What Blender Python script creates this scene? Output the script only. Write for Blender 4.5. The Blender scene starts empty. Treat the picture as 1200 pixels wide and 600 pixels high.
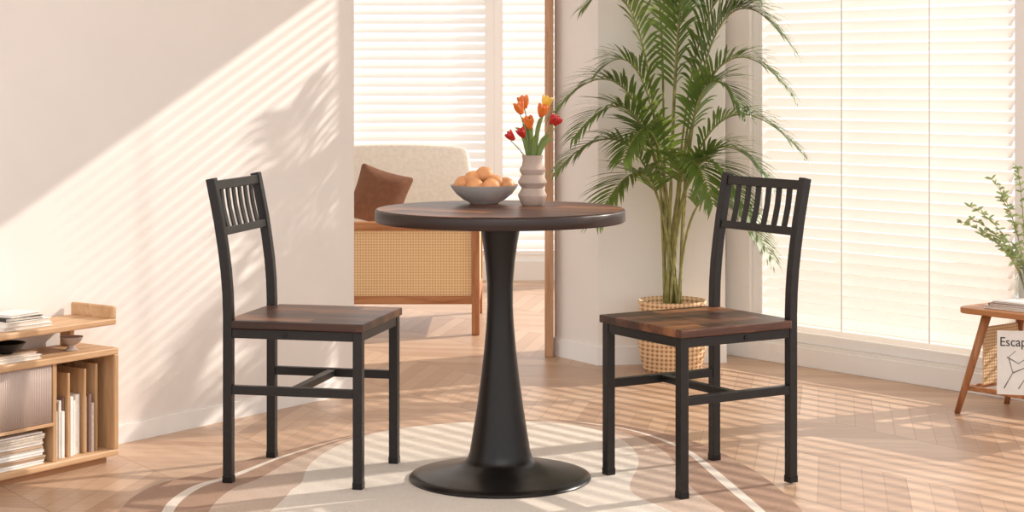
import bpy, bmesh, math, random
from mathutils import Vector, Matrix, Euler
random.seed(7)
sc=bpy.context.scene
COL=sc.collection

# ---------------- materials ----------------
def lin(h):
    h=h.lstrip('#'); r=[int(h[i:i+2],16)/255 for i in (0,2,4)]
    return tuple([(c/12.92 if c<=0.04045 else ((c+0.055)/1.055)**2.4) for c in r]+[1])
class NB:
    def __init__(s,name):
        s.m=bpy.data.materials.new(name); s.m.use_nodes=True
        s.t=s.m.node_tree; s.b=s.t.nodes['Principled BSDF']; s.L=s.t.links
    def n(s,ty,**k):
        x=s.t.nodes.new(ty)
        for a,v in k.items(): setattr(x,a,v)
        return x
    def lk(s,a,b): s.L.new(a,b)
    def M(s,op,a,b=None,c=None):
        x=s.n('ShaderNodeMath',operation=op)
        for i,v in enumerate((a,b,c)):
            if v is None: continue
            if isinstance(v,(int,float)): x.inputs[i].default_value=v
            else: s.lk(v,x.inputs[i])
        return x.outputs[0]
    def co(s,scale=(1,1,1),rot=(0,0,0)):
        tc=s.n('ShaderNodeTexCoord'); mp=s.n('ShaderNodeMapping')
        mp.inputs['Scale'].default_value=scale; mp.inputs['Rotation'].default_value=rot
        s.lk(tc.outputs['Object'],mp.inputs[0]); return mp.outputs[0]
    def noise(s,vec,scale,detail=4,rough=.5,dist=0):
        x=s.n('ShaderNodeTexNoise'); x.inputs['Scale'].default_value=scale
        x.inputs['Detail'].default_value=detail; x.inputs['Roughness'].default_value=rough
        x.inputs['Distortion'].default_value=dist
        s.lk(vec,x.inputs['Vector']); return x.outputs['Fac']
    def ramp(s,fac,stops):
        x=s.n('ShaderNodeValToRGB'); e=x.color_ramp.elements
        while len(e)<len(stops): e.new(.5)
        for i,(p,c) in enumerate(stops): e[i].position=p; e[i].color=c
        s.lk(fac,x.inputs[0]); return x.outputs[0]
    def mix(s,fac,a,b,bt='MIX'):
        x=s.n('ShaderNodeMix',data_type='RGBA',blend_type=bt)
        for i,v in ((0,fac),(6,a),(7,b)):
            if isinstance(v,(int,float,tuple)): x.inputs[i].default_value=v
            else: s.lk(v,x.inputs[i])
        return x.outputs[2]
    def bump(s,h,st=.2,d=.01):
        x=s.n('ShaderNodeBump'); x.inputs['Strength'].default_value=st; x.inputs['Distance'].default_value=d
        s.lk(h,x.inputs['Height']); s.lk(x.outputs[0],s.b.inputs['Normal'])
    def translucent(s,h,fac):
        tr=s.n('ShaderNodeBsdfTranslucent'); tr.inputs[0].default_value=lin(h)
        mx=s.n('ShaderNodeMixShader'); mx.inputs[0].default_value=fac
        s.lk(s.b.outputs[0],mx.inputs[1]); s.lk(tr.outputs[0],mx.inputs[2])
        s.lk(mx.outputs[0],s.t.nodes['Material Output'].inputs['Surface'])
def simple(name,h,rough=.5,metal=0,var=.08,nscale=12,bump=0,trans=0,spec=None,tl=None):
    b=NB(name); v=b.co(); f=b.noise(v,nscale)
    c=lin(h); d=tuple([x*(1-var*2) for x in c[:3]]+[1]); u=tuple([min(1,x*(1+var)) for x in c[:3]]+[1])
    b.lk(b.ramp(f,[(.3,d),(.7,u)]),b.b.inputs['Base Color'])
    b.b.inputs['Roughness'].default_value=rough; b.b.inputs['Metallic'].default_value=metal
    b.b.inputs['Transmission Weight'].default_value=trans
    if spec is not None: b.b.inputs['Specular IOR Level'].default_value=spec
    if bump: b.bump(b.noise(v,nscale*8),bump,.003)
    if tl: b.translucent(*tl)
    return b.m
def wood(name,dark,mid,light,axis=0,strip=.07,rough=.35,gs=6,stripamt=.5,rot=0):
    b=NB(name)
    v=b.co(rot=(0,0,rot)); sep=b.n('ShaderNodeSeparateXYZ'); b.lk(v,sep.inputs[0])
    along=sep.outputs[axis]; across=sep.outputs[1 if axis==0 else 0]
    if axis==2: across=sep.outputs[0]
    row=b.M('FLOOR',b.M('DIVIDE',across,strip))
    seg=b.M('FLOOR',b.M('ADD',b.M('DIVIDE',along,strip*7),b.M('MULTIPLY',row,.37)))
    cb=b.n('ShaderNodeCombineXYZ'); b.lk(row,cb.inputs[0]); b.lk(seg,cb.inputs[1])
    wn=b.n('ShaderNodeTexWhiteNoise',noise_dimensions='3D'); b.lk(cb.outputs[0],wn.inputs['Vector'])
    sca=[gs*4]*3; sca[axis]=gs*.35
    mp=b.n('ShaderNodeMapping'); mp.inputs['Scale'].default_value=sca; b.lk(v,mp.inputs[0])
    off=b.n('ShaderNodeVectorMath',operation='ADD'); b.lk(mp.outputs[0],off.inputs[0])
    sc3=b.n('ShaderNodeVectorMath',operation='SCALE'); b.lk(wn.outputs['Color'],sc3.inputs[0]); sc3.inputs['Scale'].default_value=9
    b.lk(sc3.outputs[0],off.inputs[1])
    g=b.noise(off.outputs[0],1.6,8,.62,.6)
    f=b.M('ADD',b.M('MULTIPLY',g,1-stripamt*.5),b.M('MULTIPLY',wn.outputs['Value'],stripamt*.5))
    b.lk(b.ramp(f,[(.3,lin(dark)),(.5,lin(mid)),(.72,lin(light))]),b.b.inputs['Base Color'])
    b.b.inputs['Roughness'].default_value=rough
    b.bump(g,.08,.002)
    return b.m
def weave(name,a,bc,scale,rough=.7,hor=0,ver=2):
    b=NB(name); v=b.co(); sep=b.n('ShaderNodeSeparateXYZ'); b.lk(v,sep.inputs[0])
    u=b.M('MULTIPLY',sep.outputs[hor],scale); w=b.M('MULTIPLY',sep.outputs[ver],scale)
    p=b.M('SINE',b.M('ADD',u,w)); q=b.M('SINE',b.M('SUBTRACT',u,w))
    f=b.M('ADD',b.M('MULTIPLY',b.M('MULTIPLY',p,q),.5),.5)
    b.lk(b.ramp(f,[(.15,lin(a)),(.6,lin(bc))]),b.b.inputs['Base Color'])
    b.b.inputs['Roughness'].default_value=rough; b.bump(f,.5,.004); return b.m

M_black=simple('black_metal','#262322',.38,.3,.05,30)
M_blackg=simple('black_powder_coat','#1d1a19',.32,.35,.05,30)
M_rim=simple('dark_walnut_edge','#2a1914',.4)
M_walnut=wood('walnut','#331b10','#593526','#9c6641',axis=0,strip=.055,rough=.36,stripamt=.8)
M_walnut_t=wood('walnut_top','#2f180f','#563222','#9a623f',axis=0,strip=.06,rough=.36,rot=math.radians(28),stripamt=.8)
M_oak=wood('oak','#bd9268','#d0a880','#e0bf99',axis=0,strip=.3,rough=.5,stripamt=.1)
M_oakz=wood('oak_vertical','#ae845c','#c79e74','#d7b18b',axis=2,strip=.3,rough=.5,stripamt=.1)
M_teak=wood('teak','#935a30','#b47a4c','#c99464',axis=0,strip=.3,rough=.45,stripamt=.1)
M_teakz=wood('teak_vertical','#8c5430','#a97045','#c0885e',axis=2,strip=.3,rough=.45,stripamt=.1)
M_jamb=wood('jamb_wood','#a87a56','#bd906c','#cfa684',axis=2,strip=.3,rough=.5,stripamt=.1)
M_wall=simple('painted_wall','#ece6e1',.85,0,.012,3,.03)
M_wall2=simple('painted_wall_cream','#efe9e2',.85,0,.012,3,.03)
M_ceil=simple('ceiling_paint','#f4f2f0',.9,0,.01,3)
M_trim=simple('trim_paint','#f5f3f0',.5,0,.01,5)
M_slat=simple('blind_slat','#f4f1ed',.55,0,.01,5,tl=('#faf6f0',.42))
M_cane=weave('cane_webbing','#cfa06c','#f0d0a0',260)  # sofa cane tones brightened to stand in for sunlight on it
M_basket=weave('basket_weave','#a87850','#e6c398',190)
M_cream=simple('boucle_cream','#efe6d8',.95,0,.04,60,.6)
M_pillow=simple('brown_linen','#7c523a',.9,0,.08,50,.4)
M_vase=simple('clay_greige','#b39f92',.75,0,.04,40,.2)
M_bowl=simple('stoneware_bowl','#b9b1ac',.5,0,.05,40,.1)
M_apricot=simple('apricot_skin','#e2a06a',.5,0,.12,20,.1)
M_green=simple('palm_leaf','#5e7a3a',.45,0,.25,6,tl=('#9cb04c',.28))
M_green2=simple('stem_green','#7d9148',.5,0,.2,9)
M_leaf=simple('olive_leaf','#98a97a',.55,0,.2,20,tl=('#b4c47e',.3))
M_trunk=simple('cane_stem','#9a9558',.6,0,.2,30)
M_soil=simple('soil','#3a2a20',.95,0,.3,40,.5)
M_red=simple('petal_red','#c02a25',.45,0,.12,30)
M_orange=simple('petal_orange','#e5782e',.45,0,.15,30)
M_yellow=simple('petal_yellow','#eec04a',.45,0,.1,30)
M_white=simple('paper_white','#f3efea',.7,0,.03,20)
M_pages=simple('book_pages','#dccfc0',.8,0,.08,120)
M_dark=simple('book_dark','#3b3532',.6)
M_tan=simple('book_tan','#c6a88e',.7)
M_mauve=simple('book_mauve','#8d6d62',.7)
M_inside=simple('cabinet_inside','#a87a55',.7,0,.06,10)
M_print=simple('photo_print','#8c8a86',.6,0,.4,25)
def glass(name,h,rough,tr):
    b=NB(name); v=b.co(); f=b.noise(v,8)
    c=lin(h); b.lk(b.ramp(f,[(.3,tuple([x*.95 for x in c[:3]]+[1])),(.7,c)]),b.b.inputs['Base Color'])
    b.b.inputs['Roughness'].default_value=rough; b.b.inputs['Transmission Weight'].default_value=tr
    b.b.inputs['IOR'].default_value=1.3; return b.m
M_fluted=glass('fluted_glass','#e6d0c4',.25,.3)
M_glass=glass('clear_glass','#eef2ee',.03,.95)

def floor_mat():
    b=NB('parquet_chevron'); v=b.co(rot=(0,0,math.radians(-35)))
    s=b.n('ShaderNodeSeparateXYZ'); b.lk(v,s.inputs[0])
    W=.42; H=.085
    u=b.M('DIVIDE',s.outputs[0],W)
    col=b.M('FLOOR',u); fr=b.M('FRACT',u)
    zig=b.M('MULTIPLY',b.M('ABSOLUTE',b.M('SUBTRACT',b.M('MULTIPLY',b.M('FRACT',b.M('MULTIPLY',u,.5)),2),1)),W)
    w=b.M('DIVIDE',b.M('ADD',s.outputs[1],zig),H)
    row=b.M('FLOOR',w); fw=b.M('FRACT',w)
    cb=b.n('ShaderNodeCombineXYZ'); b.lk(col,cb.inputs[0]); b.lk(row,cb.inputs[1])
    wn=b.n('ShaderNodeTexWhiteNoise',noise_dimensions='3D'); b.lk(cb.outputs[0],wn.inputs['Vector'])
    g=b.noise(b.co(scale=(3,18,1),rot=(0,0,math.radians(10))),2.2,6,.6,.4)
    f=b.M('ADD',b.M('MULTIPLY',g,.6),b.M('MULTIPLY',wn.outputs['Value'],.4))
    base=b.ramp(f,[(.2,lin('#ab886d')),(.5,lin('#bf9e83')),(.8,lin('#cfb196'))])
    s1=b.M('LESS_THAN',fw,.045); s2=b.M('LESS_THAN',fr,.012)
    seam=b.M('MAXIMUM',s1,s2)
    colr=b.mix(b.M('MULTIPLY',seam,.55),base,lin('#85634c'))
    b.lk(colr,b.b.inputs['Base Color']); b.b.inputs['Roughness'].default_value=.34
    b.bump(b.M('SUBTRACT',1,seam),.25,.002)
    return b.m
M_floor=floor_mat()

# ---------------- geometry helpers ----------------
def finish(name,bm,mat,parent=None,smooth=False,bevel=0,loc=(0,0,0),rot=(0,0,0),seg=2):
    bmesh.ops.recalc_face_normals(bm,faces=bm.faces)
    me=bpy.data.meshes.new(name); bm.to_mesh(me); bm.free()
    for m in (mat if isinstance(mat,(list,tuple)) else [mat]): me.materials.append(m)
    if smooth:
        for p in me.polygons: p.use_smooth=True
    o=bpy.data.objects.new(name,me); COL.objects.link(o)
    o.location=loc; o.rotation_euler=rot
    if parent: o.parent=parent
    if bevel:
        md=o.modifiers.new('bevel','BEVEL'); md.width=bevel; md.segments=seg; md.limit_method='ANGLE'
    return o
def empty(name,loc=(0,0,0),rz=0):
    e=bpy.data.objects.new(name,None); COL.objects.link(e); e.location=loc; e.rotation_euler=(0,0,rz); e.empty_display_size=.1
    return e
def addbox(bm,a,b,mtx=None,mi=0):
    vs=[bm.verts.new((x,y,z)) for x in (a[0],b[0]) for y in (a[1],b[1]) for z in (a[2],b[2])]
    if mtx is not None:
        for v in vs: v.co=mtx@v.co
    for q in ((0,1,3,2),(4,6,7,5),(0,4,5,1),(2,3,7,6),(0,2,6,4),(1,5,7,3)):
        f=bm.faces.new([vs[i] for i in q]); f.material_index=mi
def box(name,a,b,mat,parent=None,bevel=0,loc=(0,0,0),rot=(0,0,0)):
    bm=bmesh.new(); addbox(bm,a,b); return finish(name,bm,mat,parent,False,bevel,loc,rot)
def beam(name,p,q,w,h,mat,parent=None,bevel=.002):
    p=Vector(p);q=Vector(q);d=q-p;L=d.length
    bm=bmesh.new(); addbox(bm,(0,-w/2,-h/2),(L,w/2,h/2))
    o=finish(name,bm,mat,parent,False,bevel,p); o.rotation_euler=d.to_track_quat('X','Z').to_euler(); return o
def lathe(name,prof,mat,parent=None,seg=48,loc=(0,0,0),smooth=True,angle=None):
    bm=bmesh.new(); rings=[]
    for r,z in prof:
        if r<1e-5: rings.append([bm.verts.new((0,0,z))])
        else: rings.append([bm.verts.new((r*math.cos(2*math.pi*i/seg),r*math.sin(2*math.pi*i/seg),z)) for i in range(seg)])
    for a,b in zip(rings,rings[1:]):
        for i in range(seg):
            j=(i+1)%seg
            if len(a)==1 and len(b)==1: continue
            if len(a)==1: bm.faces.new((a[0],b[i],b[j]))
            elif len(b)==1: bm.faces.new((a[i],a[j],b[0]))
            else: bm.faces.new((a[i],a[j],b[j],b[i]))
    o=finish(name,bm,mat,parent,smooth,0,loc)
    if smooth:
        md=o.modifiers.new('es','EDGE_SPLIT'); md.split_angle=math.radians(angle or 40)
    return o
def sweep(bm,path,w,d,up=Vector((0,1,0))):
    prev=None
    for i,p in enumerate(path):
        p=Vector(p)
        t=(Vector(path[min(i+1,len(path)-1)])-Vector(path[max(i-1,0)])).normalized()
        s=t.cross(up).normalized()
        ring=[bm.verts.new(p+up*a*w/2+s*c*d/2) for a,c in ((-1,-1),(1,-1),(1,1),(-1,1))]
        if prev:
            for k in range(4): bm.faces.new((prev[k],prev[(k+1)%4],ring[(k+1)%4],ring[k]))
        else: bm.faces.new(ring)
        prev=ring
    bm.faces.new(prev)
def tubebm(bm,path,r0,r1,seg=8,mi=0):
    prev=None;n=len(path)
    for i,p in enumerate(path):
        p=Vector(p); t=(Vector(path[min(i+1,n-1)])-Vector(path[max(i-1,0)])).normalized()
        a=t.orthogonal().normalized() if abs(t.z)>.95 else t.cross(Vector((0,0,1))).normalized()
        if prev and a.dot(pa)<0: a=-a
        pa=a; c=t.cross(a); r=r0+(r1-r0)*i/(n-1)
        ring=[bm.verts.new(p+a*r*math.cos(2*math.pi*k/seg)+c*r*math.sin(2*math.pi*k/seg)) for k in range(seg)]
        if prev:
            for k in range(seg):
                f=bm.faces.new((prev[k],prev[(k+1)%seg],ring[(k+1)%seg],ring[k])); f.material_index=mi; f.smooth=True
        else: bm.faces.new(ring).material_index=mi
        prev=ring
    bm.faces.new(prev).material_index=mi
def ball(bm,c,r,scale=(1,1,1),mtx=None,u=20,v=12,mi=0):
    m=Matrix.Translation(c)@(mtx or Matrix())@Matrix.Diagonal((*[s*r for s in scale],1))
    res=bmesh.ops.create_uvsphere(bm,u_segments=u,v_segments=v,radius=1,matrix=m)
    for x in res['verts']:
        for f in x.link_faces: f.material_index=mi; f.smooth=True
def bez(p0,p1,p2,n):
    p0,p1,p2=map(Vector,(p0,p1,p2))
    return [p0*(1-t)**2+p1*2*t*(1-t)+p2*t*t for t in [i/n for i in range(n+1)]]

# ---------------- camera ----------------
cam=bpy.data.cameras.new('camera'); co=bpy.data.objects.new('camera',cam); COL.objects.link(co)
co.location=(0,0,1.104); co.rotation_euler=(math.radians(90),0,0)
cam.sensor_width=36; cam.lens=63.45; cam.shift_y=-205/1200; cam.clip_end=100
sc.camera=co

# ---------------- room ----------------
box('floor',(-5,0,-.05),(5,11,0),M_floor)
def wallseg(name,p,q,z0,z1,th,mat,side=1):
    """box from p to q (2D); thickness to the left of direction * side"""
    p=Vector((*p,0));q=Vector((*q,0));d=q-p;L=d.length;a=math.atan2(d.y,d.x)
    y0,y1=(0,th) if side>0 else (-th,0)
    return box(name,(0,y0,z0),(L,y1,z1),mat,None,0,p,(0,0,a))
LW0=(-2.93,3.05); LW1=(-.56,6.397)
wallseg('wall_left',LW0,LW1,0,2.7,.14,M_wall,1)
wallseg('baseboard_left',LW0,LW1,0,.055,.008,M_trim,-1)
def prism(name,pts,z0,z1,mat):
    bm=bmesh.new(); lo=[bm.verts.new((x,y,z0)) for x,y in pts]; hi=[bm.verts.new((x,y,z1)) for x,y in pts]
    bm.faces.new(lo);bm.faces.new(hi);n=len(pts)
    for i in range(n): bm.faces.new((lo[i],lo[(i+1)%n],hi[(i+1)%n],hi[i]))
    return finish(name,bm,mat)
prism('ceiling',[(-2.98,3.0),(2.93,3.0),(2.93,4.97),(.97,7.38),(.75,7.5),(.8,10.15),(-4.5,10.15),(-4.5,6.5)],2.7,2.75,M_ceil)
prism('wall_pillar',[(.171,7.27),(.335,7.02),(.836,7.09),(.863,7.30),(.94,7.42),(.3,7.5)],0,2.7,M_wall2)
prism('baseboard_pillar',[(.163,7.268),(.332,7.008),(.842,7.08),(.842,7.1),(.335,7.03),(.171,7.29)],0,.07,M_trim)
E=Vector((.645,-.765,0)).normalized(); W0=Vector((.863,7.30,0)); aw=math.atan2(E.y,E.x)
def wl(name,a,b,mat,par=None,bevel=0): 
    return box(name,a,b,mat,par,bevel,W0,(0,0,aw))
wl('wall_right_sill',(0,0,0),(3.6,.16,.085),M_wall2)
wl('baseboard_right',(0,-.012,0),(3.6,-.001,.075),M_trim,None,.002)
wl('wall_right_header',(0,0,2.5),(3.6,.16,2.7),M_wall2)
wl('wall_right_end',(2.75,0,.085),(3.6,.16,2.5),M_wall2)
def window(name,L0,L1,origin,ang,z0,z1):
    e=empty(name,origin,ang)
    fw=.05
    box('frame_left',(L0,.02,z0),(L0+fw,.12,z1),M_trim,e,.003)
    box('frame_right',(L1-fw,.02,z0),(L1,.12,z1),M_trim,e,.003)
    box('frame_bottom',(L0+fw,.02,z0),(L1-fw,.12,z0+.04),M_trim,e,.003)
    box('frame_top',(L0+fw,.02,z1-.04),(L1-fw,.12,z1),M_trim,e,.003)
    return e
def blinds(e,L0,L1,z0,z1,pitch=.042,w=.05,tilt=36,cords=(),yc=.03):
    bm=bmesh.new(); z=z0+.05; t=math.radians(tilt)
    while z<z1-.05:
        prev=None
        for k in range(5):
            s=(k/4-.5)*w; cr=.004*(1-(k/2-1)**2)
            y=yc+s*math.cos(t)-cr*math.sin(t); zz=z+s*math.sin(t)+cr*math.cos(t)
            r=(bm.verts.new((L0,y,zz)),bm.verts.new((L1,y,zz)))
            if prev: bm.faces.new((prev[0],prev[1],r[1],r[0])).smooth=True
            prev=r
        z+=pitch
    finish('blind_slats',bm,M_slat,e)
    box('blind_bottom_rail',(L0,yc-.02,z0),(L1,yc+.02,z0+.022),M_slat,e,.003)
    box('blind_head_rail',(L0,yc-.028,z1-.045),(L1,yc+.028,z1),M_slat,e,.003)
    for i,c in enumerate(cords):
        box('ladder_tape_%d'%i,(c-.003,yc-.024,z0+.02),(c+.003,yc-.0235,z1-.03),M_trim,e)
wl('wall_right_strip',(0,0,.085),(.13,.16,2.5),M_wall2)
e=window('window_1',.13,1.40,W0,aw,.085,2.5)
blinds(e,.185,1.345,.13,2.46,tilt=43,cords=(.594,1.0))
e=window('window_2',1.40,2.75,W0,aw,.085,2.5)
blinds(e,1.455,2.695,.13,2.46,tilt=43,cords=(1.8,2.3))
box('wall_back_left',(-4.5,10,0),(-2.4,10.15,2.7),M_wall2)
box('wall_back_sill',(-2.4,10,0),(.7,10.15,.1),M_wall2)
box('wall_back_header',(-2.4,10,2.5),(.7,10.15,2.7),M_wall2)
for i,(a,b) in enumerate(((-2.4,-.95),(-.95,-.1),(-.1,.7))):
    e=window('window_%d'%(i+3),a,b,Vector((0,10,0)),0,.1,2.5)
    blinds(e,a+.05,b-.05,.14,2.46,pitch=.05,w=.06,tilt=38)
box('trim_1',(.7,7.52,0),(.8,7.6,2.7),M_trim)
box('trim_2',(.7,9.9,0),(.8,10.15,2.7),M_trim)
box('door_jamb',(.132,7.215,0),(.166,7.29,2.5),M_jamb,None,.003)

# ---------------- rug ----------------
pts=[(-.977,4.895),(-.86,5.08),(-.69,5.36),(-.404,5.69),(0,5.86),(.33,5.79),(.548,5.52),(.662,5.189),(.728,4.814),(.736,4.448),(.65,4.05),(.35,3.75),(-.1,3.65),(-.55,3.8),(-.88,4.2),(-1.0,4.6)]
def catmull(P,n=8):
    out=[];N=len(P)
    for i in range(N):
        a,b,c,d=[Vector((*P[(i+k)%N],0)) for k in (-1,0,1,2)]
        for j in range(n):
            t=j/n
            out.append(.5*((2*b)+(c-a)*t+(2*a-5*b+4*c-d)*t*t+(3*b-a-3*c+d)*t**3))
    return out
out=catmull(pts); cen=Vector((-.12,4.75,0))
M_r1=simple('rug_brown','#ad8d78',.95,0,.06,150,.6); M_r2=simple('rug_cream','#e8ddd0',.95,0,.04,150,.6); M_r3=simple('rug_taupe','#cfb8a6',.95,0,.05,150,.6)
bm=bmesh.new(); zt=.004
def rr(f):
    r=[]
    for p in out:
        d=p-cen; a=math.atan2(d.y,d.x)
        k=f*(.35+1.15*abs(math.cos(a))**2 + .3*math.sin(2*a+1)+.12*math.sin(3*a))
        r.append(bm.verts.new(cen+d*max(.05,1-max(k,0))+Vector((0,0,zt))))
    return r
base=[bm.verts.new(p) for p in out]
R=[rr(0),rr(.07),rr(.09),rr(.15),rr(.26)]
N=len(out)
def br(a,b,mi):
    for i in range(N): bm.faces.new((a[i],a[(i+1)%N],b[(i+1)%N],b[i])).material_index=mi
br(base,R[0],0);br(R[0],R[1],0);br(R[1],R[2],1);br(R[2],R[3],0);br(R[3],R[4],2)
bm.faces.new(R[4]).material_index=1
finish('round_rug',bm,[M_r1,M_r2,M_r3])

# ---------------- dining table ----------------
T=empty('pedestal_dining_table',(-.033,5.0,.004))
lathe('base_and_stem',[(0,0),(.25,0),(.252,.004),(.248,.010),(.225,.016),(.17,.026),(.12,.038),(.101,.046),(.096,.050),(.090,.058),(.084,.075),(.075,.13),(.064,.20),(.053,.28),(.044,.36),(.038,.43),(.0355,.48),(.036,.54),(.041,.60),(.048,.65),(.055,.69),(.058,.708),(.0,.708)],M_blackg,T,96,angle=60)
lathe('mounting_plate',[(0,.700),(.14,.700),(.14,.711),(0,.711)],M_blackg,T,48)
lathe('tabletop_edge',[(0,.712),(.343,.712),(.3465,.716),(.3465,.742),(.344,.7455),(.338,.7462),(.0,.7462)],M_rim,T,128,angle=60)
lathe('tabletop',[(0,.7463),(.3405,.7463),(.3405,.7475),(0,.7475)],M_walnut_t,T,128)

# ---------------- chairs ----------------
def chair(loc,ang):
    c=empty('dining_chair',loc,ang)
    lx,ly,s=.186,.17,.026
    for i,y in enumerate((-ly,ly)):
        box('front_leg_%d'%(i+1),(lx-s/2,y-s/2,.006),(lx+s/2,y+s/2,.424),M_black,c,.002)
        box('foot_cap_%d'%(i+1),(lx-s/2-.001,y-s/2-.001,0),(lx+s/2+.001,y+s/2+.001,.02),M_blackg,c,.002)
        box('foot_cap_%d'%(i+3),(-lx-s/2-.001,y-s/2-.001,0),(-lx+s/2+.001,y+s/2+.001,.02),M_blackg,c,.002)
        bm=bmesh.new()
        path=[(-lx+dx,y,z) for dx,z in ((0,.006),(0,.40),(0,.46),(-.002,.52),(-.007,.58),(-.015,.64),(-.026,.71),(-.040,.78),(-.051,.832))]
        sweep(bm,path,s*.95,s); finish('back_post_%d'%(i+1),bm,M_black,c,False,.002)
        box('side_rail_%d'%(i+1),(-lx+s/2,y-s*.4,.397),(lx-s/2,y+s*.4,.4235),M_black,c,.002)
        box('stretcher_%d'%(i+1),(-lx+s/2,y-s*.4,.243),(lx-s/2,y+s*.4,.267),M_black,c,.002)
        o=lathe('bolt_%d'%(i+1),[(0,0),(.006,0),(.006,.003),(0,.004)],M_blackg,c,12,(-.02,y+(s*.4 if y>0 else -s*.4),.41))
        o.rotation_euler=(math.radians(-90 if y>0 else 90),0,0)
    box('front_rail',(lx-s*.4,-ly+s/2,.397),(lx+s*.4,ly-s/2,.4235),M_black,c,.002)
    box('back_rail',(-lx-s*.4,-ly+s/2,.397),(-lx+s*.4,ly-s/2,.4235),M_black,c,.002)
    box('cross_stretcher',(-.012,-ly+s*.4,.245),(.012,ly-s*.4,.265),M_black,c,.002)
    x0,x1,w,t0,t1=-lx-.010,lx+.018,.192,.424,.446
    n=.016
    P=[(x0,-ly+n),(-lx+.014,-ly+n),(-lx+.014,-w),(x1,-w),(x1,w),(-lx+.014,w),(-lx+.014,ly-n),(x0,ly-n)]
    bm=bmesh.new(); lo=[bm.verts.new((x,y,t0)) for x,y in P]; hi=[bm.verts.new((x,y,t1)) for x,y in P]
    bm.faces.new(lo);bm.faces.new(hi)
    for i in range(8): bm.faces.new((lo[i],lo[(i+1)%8],hi[(i+1)%8],hi[i]))
    finish('seat',bm,M_walnut,c,False,.003)
    def xb(z): 
        pr=((.64,-.015),(.71,-.026),(.78,-.040),(.832,-.051))
        for (a,b),(e,f) in zip(pr,pr[1:]):
            if z<=e: return -lx+b+(f-b)*(z-a)/(e-a)
        return -lx-.051
    for nm,z,h in (('top_rail',.812,.026),('bottom_rail',.685,.022)):
        x=xb(z); box(nm,(-.009,-ly+s/2,-h/2),(.009,ly-s/2,h/2),M_black,c,.002,(x,0,z),(0,math.radians(-11),0))
    for i in range(6):
        y=-ly+s/2+(2*ly-s)*(i+1)/7
        bm=bmesh.new(); sweep(bm,[(xb(z)-.004*math.sin((z-.69)/.115*math.pi),y,z) for z in (.692,.72,.75,.78,.803)],.02,.006)
        finish('slat_%d'%(i+1),bm,M_black,c,False,.001)
    return c
chair((-.558,5.074,.004),math.radians(-12.7))
chair((.518,5.0,.004),math.radians(211.5))

# ---------------- fruit bowl ----------------
tz=.7517
B=empty('fruit_bowl',(-.080,5.19,tz))
lathe('bowl',[(0,0),(.040,0),(.043,.004),(.060,.012),(.080,.028),(.094,.046),(.098,.054),(.095,.054),(.089,.045),(.074,.028),(.052,.014),(0,.010)],M_bowl,B,64,angle=60)
bm=bmesh.new()
for x,y,z in ((-.06,0,.055),(-.025,-.045,.05),(.02,-.048,.05),(.062,-.01,.052),(0,0,.082),(-.03,.045,.053),(.03,.045,.053),(-.032,-.01,.070),(.03,-.02,.06)):
    ball(bm,(x,y,z),.0265,(1,1,.93))
finish('apricots',bm,M_apricot,B,True)

# ---------------- vase of flowers ----------------
V=empty('flower_vase',(.058,5.12,tz))
lathe('vase',[(0,0),(.028,0),(.033,.006),(.041,.026),(.041,.030),(.032,.046),(.031,.049),(.041,.064),(.041,.068),(.032,.084),(.031,.087),(.037,.099),(.037,.103),(.030,.113),(.028,.128),(.030,.142),(.026,.142),(.024,.128),(.022,.1),(0,.1)],M_vase,V,64,angle=30)
heads=[(-.037,.0,.275,M_orange),(-.024,.02,.292,M_orange),(.040,.0,.292,M_yellow),(.028,-.02,.268,M_orange),(-.062,-.01,.196,M_red),(.070,.0,.238,M_red),(.058,-.02,.243,M_red),(-.010,-.02,.235,M_orange),(-.03,-.03,.205,M_red)]
for i,(x,y,z,m) in enumerate(heads):
    bm=bmesh.new()
    path=bez((x*.1,y*.1,.11),(x*.35,y*.3,z*.75),(x,y,z-.012),8); tubebm(bm,path,.002,.0015,6)
    finish('stem_%d'%i,bm,M_green2,V)
    d=(path[-1]-path[-2]).normalized(); q=d.to_track_quat('Z','X').to_matrix().to_4x4()
    bm=bmesh.new(); sz=.016 if m is M_red else .020
    for k in range(6):
        a=k*math.pi/3; off=.35 if k%2 else .45
        mt=Matrix.Translation((x,y,z))@q@Matrix.Rotation(a,4,'Z')@Matrix.Translation((sz*off,0,0))@Matrix.Rotation(math.radians(12 if k%2 else 24),4,'Y')@Matrix.Diagonal((sz*.25,sz*.5,sz,1))
        bmesh.ops.create_uvsphere(bm,u_segments=12,v_segments=8,radius=1,matrix=mt)
    finish('tulip_%d'%i,bm,m,V,True)
bm=bmesh.new()
def strap(bm,p0,p1,p2,w,n=8,mi=0,side=None):
    P=bez(p0,p1,p2,n); prev=None
    for i,p in enumerate(P):
        t=(P[min(i+1,n)]-P[max(i-1,0)]).normalized()
        s=side or t.cross(Vector((0,-1,.2))).normalized()
        ww=w*math.sin(math.pi*min(1,.12+.88*i/n))**.7+.0004
        r=(bm.verts.new(p-s*ww),bm.verts.new(p+s*ww))
        if prev: f=bm.faces.new((prev[0],prev[1],r[1],r[0])); f.smooth=True; f.material_index=mi
        prev=r
for x,y,z in ((-.05,0,.22),(.05,-.01,.2),(-.01,-.02,.25),(.03,.02,.25),(-.03,.02,.23),(.06,-.02,.19),(.01,-.03,.2)):
    strap(bm,(x*.2,y*.2,.11),(x*.4,y*.4,z),(x,y,z),.006)
finish('leaves',bm,M_green2,V)

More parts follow.
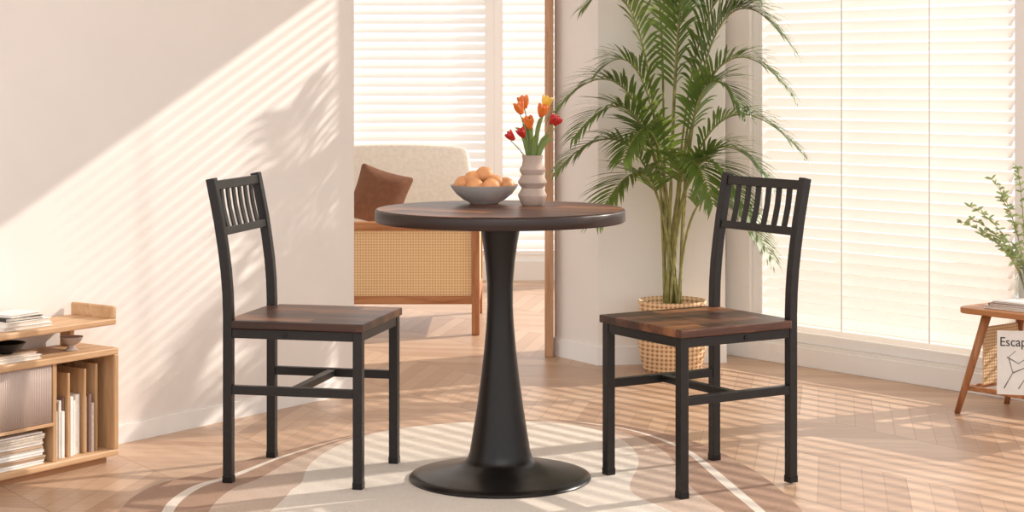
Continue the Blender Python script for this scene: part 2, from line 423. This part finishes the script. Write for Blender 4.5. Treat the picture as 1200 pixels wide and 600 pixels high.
# ---------------- potted palm ----------------
PP=empty('potted_palm',(.61,6.87,0))
prof=[(0,0),(.100,0),(.108,.01),(.122,.06),(.130,.12),(.132,.17),(.128,.22),(.123,.25),(.130,.262),(.126,.272),(.116,.262),(.112,.24),(0,.235)]
pr2=[]
for (r0,z0),(r1,z1) in zip(prof[2:7],prof[3:8]):
    n=max(2,int((z1-z0)/.006))
    for k in range(n):
        t=k/n; pr2.append((r0+(r1-r0)*t+(.0025 if k%2 else 0),z0+(z1-z0)*t))
lathe('woven_basket',prof[:2]+pr2+prof[7:],M_basket,PP,64,angle=80)
lathe('soil',[(0,.236),(.111,.236),(.111,.245),(0,.25)],M_soil,PP,32)
fr=[(-.46,-.12,1.45,.98),(-.44,-.2,1.15,.78),(-.34,-.12,1.7,1.38),(-.14,-.1,1.95,1.72),(.12,-.06,1.95,1.62),(.44,-.15,1.8,1.22),(.46,-.2,1.3,.84),(.34,-.25,.98,.46),(.26,-.28,1.15,.60),(-.30,-.28,1.05,.60),(.30,-.08,1.65,1.42),(-.28,-.03,1.4,1.14),(.12,-.30,1.1,.66),(.42,-.2,1.55,1.06),(-.20,-.26,1.2,.82),(.05,-.1,1.6,1.42),(.24,-.2,1.4,1.0),(.36,-.18,1.15,.72),(-.38,-.22,1.3,.9),(.38,-.1,1.7,1.3)]
bm=bmesh.new(); random.seed(3)
def clampv(v):
    X=v.x+.61; lim=7.0
    if X>.80: lim=min(7.0,7.30-(X-.863)*1.186-.06)
    if v.y+6.87>lim: v.y=lim-6.87
    return v
for fi,(dx,dy,hz,tzz) in enumerate(fr):
    a=random.random()*6.28; b0=Vector((.03*math.cos(a),.03*math.sin(a),.24))
    n=30; P=bez(b0,(dx*.16,dy*.15,hz),(dx,dy,tzz),n)
    tubebm(bm,P,.0058,.0013,6,mi=1)
    st=int(n*.42)
    for i in range(st*2,n*2+1):
        fi2=i/2; k=int(min(fi2,n-1)); p=P[k].lerp(P[k+1],fi2-k) if k<n else P[n]
        t=(P[min(k+1,n)]-P[max(k-1,0)]).normalized()
        u=(fi2-st)/(n-st); L=.19*(math.sin(math.pi*(.15+.8*u))**.6)*(1-.35*u)+.02
        sd=t.cross(Vector((0,0,1)))
        if sd.length<.05: sd=Vector((1,0,0))
        sd.normalize()
        nr=sd.cross(t).normalized()
        for sg in (-1,1):
            d=(sd*sg*.85+t*(.6+.5*u)+nr*.22+Vector((random.uniform(-.1,.1),random.uniform(-.1,.1),random.uniform(-.08,.08)))).normalized()
            L2=L*random.uniform(.85,1.1)
            mid=p+d*L2*.55+Vector((0,0,.006)); tip=p+d*L2+Vector((0,0,-.02-.12*L2*(.5+random.random()*.6)))
            Q=bez(p,mid,tip,5); prev=None
            for j,q in enumerate(Q):
                tt=(Q[min(j+1,5)]-Q[max(j-1,0)]).normalized()
                s=tt.cross(nr+Vector((0,0,.3)));  s=s.normalized() if s.length>.01 else t
                ww=.0064*(.35,.9,1,.85,.5,.06)[j]
                r=(bm.verts.new(clampv(q-s*ww)),bm.verts.new(clampv(q+s*ww)))
                if prev:
                    f=bm.faces.new((prev[0],prev[1],r[1],r[0])); f.material_index=0; f.smooth=True
                prev=r
finish('palm_fronds',bm,[M_green,M_trunk],PP)

# ---------------- low sideboard (left) ----------------
S=empty('low_shelf_cabinet',(-1.14,5.235,0),math.radians(54.7))
D=.185; L=1.25
box('plinth',(-L+.03,.02,0),(-.03,D-.01,.02),M_inside,S)
box('bottom_board',(-L,0,.02),(0,D,.038),M_oak,S,.004)
box('top_board',(-L,0,.312),(0,D,.332),M_oak,S,.004)
box('end_panel',(-.018,0,.036),(0,D,.314),M_oakz,S,.004)
box('far_end_panel',(-L,0,.036),(-L+.018,D,.314),M_oakz,S,.004)
box('back_panel',(-L+.018,D-.01,.038),(-.018,D-.004,.312),M_inside,S)
for i,x in enumerate((-.235,-.60,-.93)): box('partition_%d'%i,(x,.01,.038),(x+.014,D-.01,.312),M_oakz,S,.002)
for i,(x,hh) in enumerate(((-.062,.25),(-.105,.24),(-.165,.235))): box('divider_%d'%i,(x,.03,.038),(x+.009,D-.012,.04+hh),M_oakz,S,.002)
bm=bmesh.new()
for k in range(57):
    x=-.243-k*.0062
    tubebm(bm,[(x,.012,.150),(x,.012,.311)],.0034,.0034,8)
finish('fluted_door',bm,M_fluted,S)
box('door_shelf',(-.60,.004,.140),(-.235,D-.012,.149),M_oak,S,.001)
box('upper_board',(-L,.005,.398),(-.004,D,.416),M_oak,S,.004)
box('upper_lip',(-.020,.005,.414),(-.004,D,.452),M_oak,S,.004)
for i,x in enumerate((-.07,-.55,-1.0)): box('riser_%d'%i,(x,.13,.332),(x+.018,D-.01,.398),M_oakz,S,.003)
cols=[M_white,M_pages,M_tan,M_mauve,M_white,M_dark,M_pages]
def books(name,par,x0,x1,y0,z0,hmin,hmax,dep,seed):
    rnd=random.Random(seed); bm=bmesh.new(); x=x0
    while x<x1-.006:
        w=rnd.uniform(.005,.011); w=min(w,x1-x); h=rnd.uniform(hmin,hmax)
        addbox(bm,(x,y0+rnd.uniform(0,.012),z0),(x+w-.0008,y0+dep,z0+h),None,rnd.randrange(len(cols))); x+=w
    return finish(name,bm,cols,par)
books('books_row_1',S,-.222,-.168,.03,.0382,.13,.175,.12,1)
books('books_row_2',S,-.154,-.108,.03,.0382,.13,.17,.12,2)
books('books_row_3',S,-.094,-.064,.03,.0382,.13,.17,.12,5)
bm=bmesh.new(); rnd=random.Random(8); z=.0382
while z<.128:
    h=rnd.uniform(.005,.009); addbox(bm,(-.57+rnd.uniform(0,.012),.018+rnd.uniform(0,.008),z),(-.25-rnd.uniform(0,.015),.15,z+h-.0012),None,rnd.choice((0,1,1,2,4))); z+=h
finish('stacked_magazines',bm,cols,S)
def stack(name,loc,rz,items,par=None):
    e=empty(name,loc,rz); z=0
    for i,(lx_,ly_,h,m,r) in enumerate(items):
        o=box('cover_low_%d'%i,(-lx_/2,-ly_/2,0),(lx_/2,ly_/2,.0015),m,e,0,(0,0,z),(0,0,r))
        box('pages_%d'%i,(-lx_/2+.002,-ly_/2+.002,.0015),(lx_/2-.004,ly_/2-.002,h-.0015),M_pages,e,0,(0,0,z),(0,0,r))
        box('cover_top_%d'%i,(-lx_/2,-ly_/2,h-.0015),(lx_/2,ly_/2,h),m,e,0,(0,0,z),(0,0,r))
        box('spine_%d'%i,(-lx_/2-.0015,-ly_/2,0),(-lx_/2,ly_/2,h),m,e,0,(0,0,z),(0,0,r))
        z+=h
    if par:e.parent=par
    return e
def onS(x,y,z):
    a=math.radians(54.7); return (-1.14+x*math.cos(a)-y*math.sin(a),5.235+x*math.sin(a)+y*math.cos(a),z)
stack('book_stack',onS(-.30,.095,.4165),math.radians(54.7),[(.17,.12,.011,M_white,.0),(.16,.12,.012,M_white,.06),(.12,.10,.010,M_dark,-.1),(.11,.09,.008,M_white,.1)])
stack('book_stack',onS(-.37,.07,.3325),math.radians(54.7),[(.20,.11,.012,M_white,.0),(.18,.10,.008,M_tan,.05)])
e=empty('black_bowl',onS(-.36,.055,.3530))
lathe('bowl',[(0,0),(.018,0),(.02,.004),(.04,.014),(.052,.03),(.049,.03),(.037,.016),(0,.008)],M_blackg,e,40)
e=empty('pedestal_bowl',onS(-.125,.06,.3325))
lathe('bowl',[(0,0),(.019,0),(.020,.003),(.012,.008),(.011,.016),(.024,.024),(.033,.04),(.031,.04),(.021,.027),(0,.022)],M_vase,e,40)

# ---------------- cane sofa in back room ----------------
F=empty('cane_sofa',(-.14,7.85,0))
x0=-1.5
box('top_rail',(x0,-.02,.455),(0,.03,.492),M_teak,F,.008)
box('bottom_rail',(x0,-.02,.135),(0,.03,.17),M_teak,F,.006)
box('cane_panel',(x0+.03,-.004,.17),(-.03,.012,.455),M_cane,F)
for i,x in enumerate((x0,-.035)):
    box('corner_post_%d'%i,(x,-.024,.0),(x+.035,.034,.46),M_teakz,F,.006)
    box('rear_post_%d'%i,(x,.72,.0),(x+.035,.76,.60),M_teakz,F,.006)
box('side_rail',(-.03,.03,.455),(0,.74,.49),M_teakz,F,.006)
box('side_bottom_rail',(-.03,.03,.135),(0,.74,.17),M_teakz,F,.006)
box('side_cane',(-.018,.03,.17),(-.008,.72,.455),M_cane,F)
def cushion(name,size,loc,rot,mat,par,puff=.35):
    bm=bmesh.new(); bmesh.ops.create_cube(bm,size=1)
    bmesh.ops.subdivide_edges(bm,edges=bm.edges[:],cuts=9,use_grid_fill=True)
    for v in bm.verts:
        x,y,z=v.co*2
        f=1-puff*(max(abs(x),abs(y))**4)
        v.co=Vector((x*size[0]/2*(1-.08*(1-y*y)),y*size[1]/2*(1-.08*(1-x*x)),z*size[2]/2*f)) if puff>.6 else Vector((x*size[0]/2*(1-.06*y*y),y*size[1]/2*(1-.06*x*x),z*size[2]/2*f))
    o=finish(name,bm,mat,par,True,0,loc,rot)
    md=o.modifiers.new('s','SUBSURF'); md.levels=1; md.render_levels=1
    return o
cushion('seat_cushion',(1.40,.68,.16),(-.76,.38,.28),(0,0,0),M_cream,F,.2)
cushion('back_cushion_1',(.70,.44,.18),(-.40,.70,.58),(math.radians(80),0,0),M_cream,F,.35)
cushion('back_cushion_2',(.70,.44,.18),(-1.1,.70,.58),(math.radians(80),0,0),M_cream,F,.35)
cushion('throw_pillow',(.25,.26,.11),(-.46,.30,.58),(math.radians(72),math.radians(16),math.radians(-8)),M_pillow,F,.85)

# ---------------- side table (right) ----------------
ST=empty('side_table',(1.78,5.86,0),aw)   # local +x along wall, -y into room
TW,TD,TZ=.30,.15,.355
bm=bmesh.new(); P=[]
for cx,cy,a0 in ((TW-.04,TD-.04,0),(-TW+.04,TD-.04,90),(-TW+.04,-TD+.04,180),(TW-.04,-TD+.04,270)):
    for k in range(7):
        a=math.radians(a0+k*15); P.append((cx+.04*math.cos(a),cy+.04*math.sin(a)))
lo=[bm.verts.new((x,y,TZ-.02)) for x,y in P]; hi=[bm.verts.new((x,y,TZ)) for x,y in P]
bm.faces.new(lo);bm.faces.new(hi)
for i in range(len(P)): bm.faces.new((lo[i],lo[(i+1)%len(P)],hi[(i+1)%len(P)],hi[i]))
finish('top',bm,M_teak,ST,False,.004)
k=0
for sx in (-1,1):
    for sy in (-1,1):
        bm=bmesh.new(); tubebm(bm,[(sx*(TW+.0),sy*(TD-.01),0),(sx*(TW-.09),sy*(TD-.05),TZ-.02)],.010,.016,12); k+=1
        finish('leg_%d'%k,bm,M_teakz,ST)
    beam('crossbar_%d'%(sx+2),(sx*(TW-.025),-TD+.025,.085),(sx*(TW-.025),TD-.025,.085),.014,.016,M_teakz,ST)
    box('cane_side_%d'%(sx+2),(sx*(TW-.075)-.003,-TD+.05,.10),(sx*(TW-.075)+.003,TD-.05,.29),weave('cane_side','#b98a5a','#e8cba0',300,hor=1),ST)
beam('lower_rail_1',(-TW+.03,-TD+.035,.085),(TW-.03,-TD+.035,.085),.014,.016,M_teakz,ST)
beam('lower_rail_2',(-TW+.03,TD-.035,.085),(TW-.03,TD-.035,.085),.014,.016,M_teakz,ST)
MG=empty('magazine',(0,0,0)); MG.parent=ST; MG.location=(-.055,-TD+.0,.094); MG.rotation_euler=(math.radians(-9),math.radians(-4),math.radians(10))
box('pages',(-.075,0,0),(.075,.008,.205),M_white,MG)
bm=bmesh.new()
for pth in ([(-.05,0,.02),(-.02,0,.07),(-.035,0,.12),(-.01,0,.14)],[(-.02,0,.07),(.03,0,.09),(.05,0,.13)],[(.0,0,.02),(.02,0,.05),(.03,0,.09)],[(-.04,0,.12),(.0,0,.10),(.03,0,.12)]):
    tubebm(bm,[(x,-.0006,z) for x,y,z in pth],.0018,.001,5)
finish('cover_sketch',bm,M_print,MG)
cu=bpy.data.curves.new('title','FONT'); cu.body='Escape'; cu.size=.042; cu.extrude=.0003
to=bpy.data.objects.new('title',cu); COL.objects.link(to); to.parent=MG; to.location=(-.066,-.001,.155); to.rotation_euler=(math.radians(90),0,0); cu.materials.append(M_dark)
def onT(x,y,z=TZ):
    return (1.78+x*math.cos(aw)-y*math.sin(aw),5.86+x*math.sin(aw)+y*math.cos(aw),z)
stack('book_stack',onT(-.12,-.03,TZ+.0005),aw,[(.19,.15,.010,M_white,0),(.17,.14,.009,M_mauve,.08),(.15,.12,.006,M_white,.0)])
GV=empty('branch_vase',onT(-.19,.09,TZ+.0005))
lathe('glass_vase',[(0,0),(.03,0),(.036,.01),(.04,.05),(.034,.09),(.022,.12),(.024,.14),(.021,.14),(.019,.12),(.031,.09),(.037,.05),(.032,.012),(0,.006)],M_glass,GV,40)
bm=bmesh.new(); rnd=random.Random(11)
for k,(x,y,z) in enumerate(((-.20,-.05,.33),(-.12,-.02,.42),(-.04,-.04,.46),(-.17,-.08,.24),(.05,-.03,.40),(.10,-.05,.30),(-.10,-.06,.36),(-.23,-.06,.28),(0,-.08,.34),(-.05,-.05,.2),(-.20,-.07,.29))):
    P=bez((0,0,.02),(x*.15,y*.15,z*.75),(x,y,z),14); tubebm(bm,P,.002,.0008,5,mi=1)
    for i in range(6,15):
        for q in range(4):
            p=P[i]; a=rnd.random()*6.28; d=Vector((math.cos(a),math.sin(a)*.6,rnd.uniform(-.3,.9))).normalized(); LL=rnd.uniform(.015,.028)
            strap(bm,p,p+d*LL*.5+Vector((0,0,.003)),p+d*LL,.0038,4,0,side=d.cross(Vector((rnd.uniform(-1,1),-1,rnd.uniform(-1,1)))).normalized())
finish('branches',bm,[M_leaf,M_trunk],GV)

# ---------------- lights ----------------
def sun(dirv,e,ang,col):
    l=bpy.data.lights.new('sun','SUN'); l.energy=e; l.angle=math.radians(ang); l.color=col
    o=bpy.data.objects.new('sun',l); COL.objects.link(o); o.rotation_euler=Vector(dirv).to_track_quat('-Z','Y').to_euler(); o.location=(4,8,4)
sun((-.79,-.42,-.47),5.2,.7,(1,.91,.81))
def area(name,loc,tgt,size,e,col):
    l=bpy.data.lights.new(name,'AREA'); l.energy=e; l.size=size; l.color=col
    o=bpy.data.objects.new(name,l); COL.objects.link(o); o.location=loc; o.rotation_euler=(Vector(tgt)-Vector(loc)).to_track_quat('-Z','Y').to_euler()
area('fill_softbox',(.3,2.2,2.9),(0,5.5,.6),2.5,30,(1,.98,.96))  # added fill light on the camera side, not a fixture of the room
w=bpy.data.worlds.new('world'); sc.world=w; w.use_nodes=True
bg=w.node_tree.nodes['Background']; bg.inputs[0].default_value=(.99,.98,.97,1); bg.inputs[1].default_value=1.35
sc.view_settings.view_transform='Standard'
sc.view_settings.look='None'
sc.view_settings.exposure=0
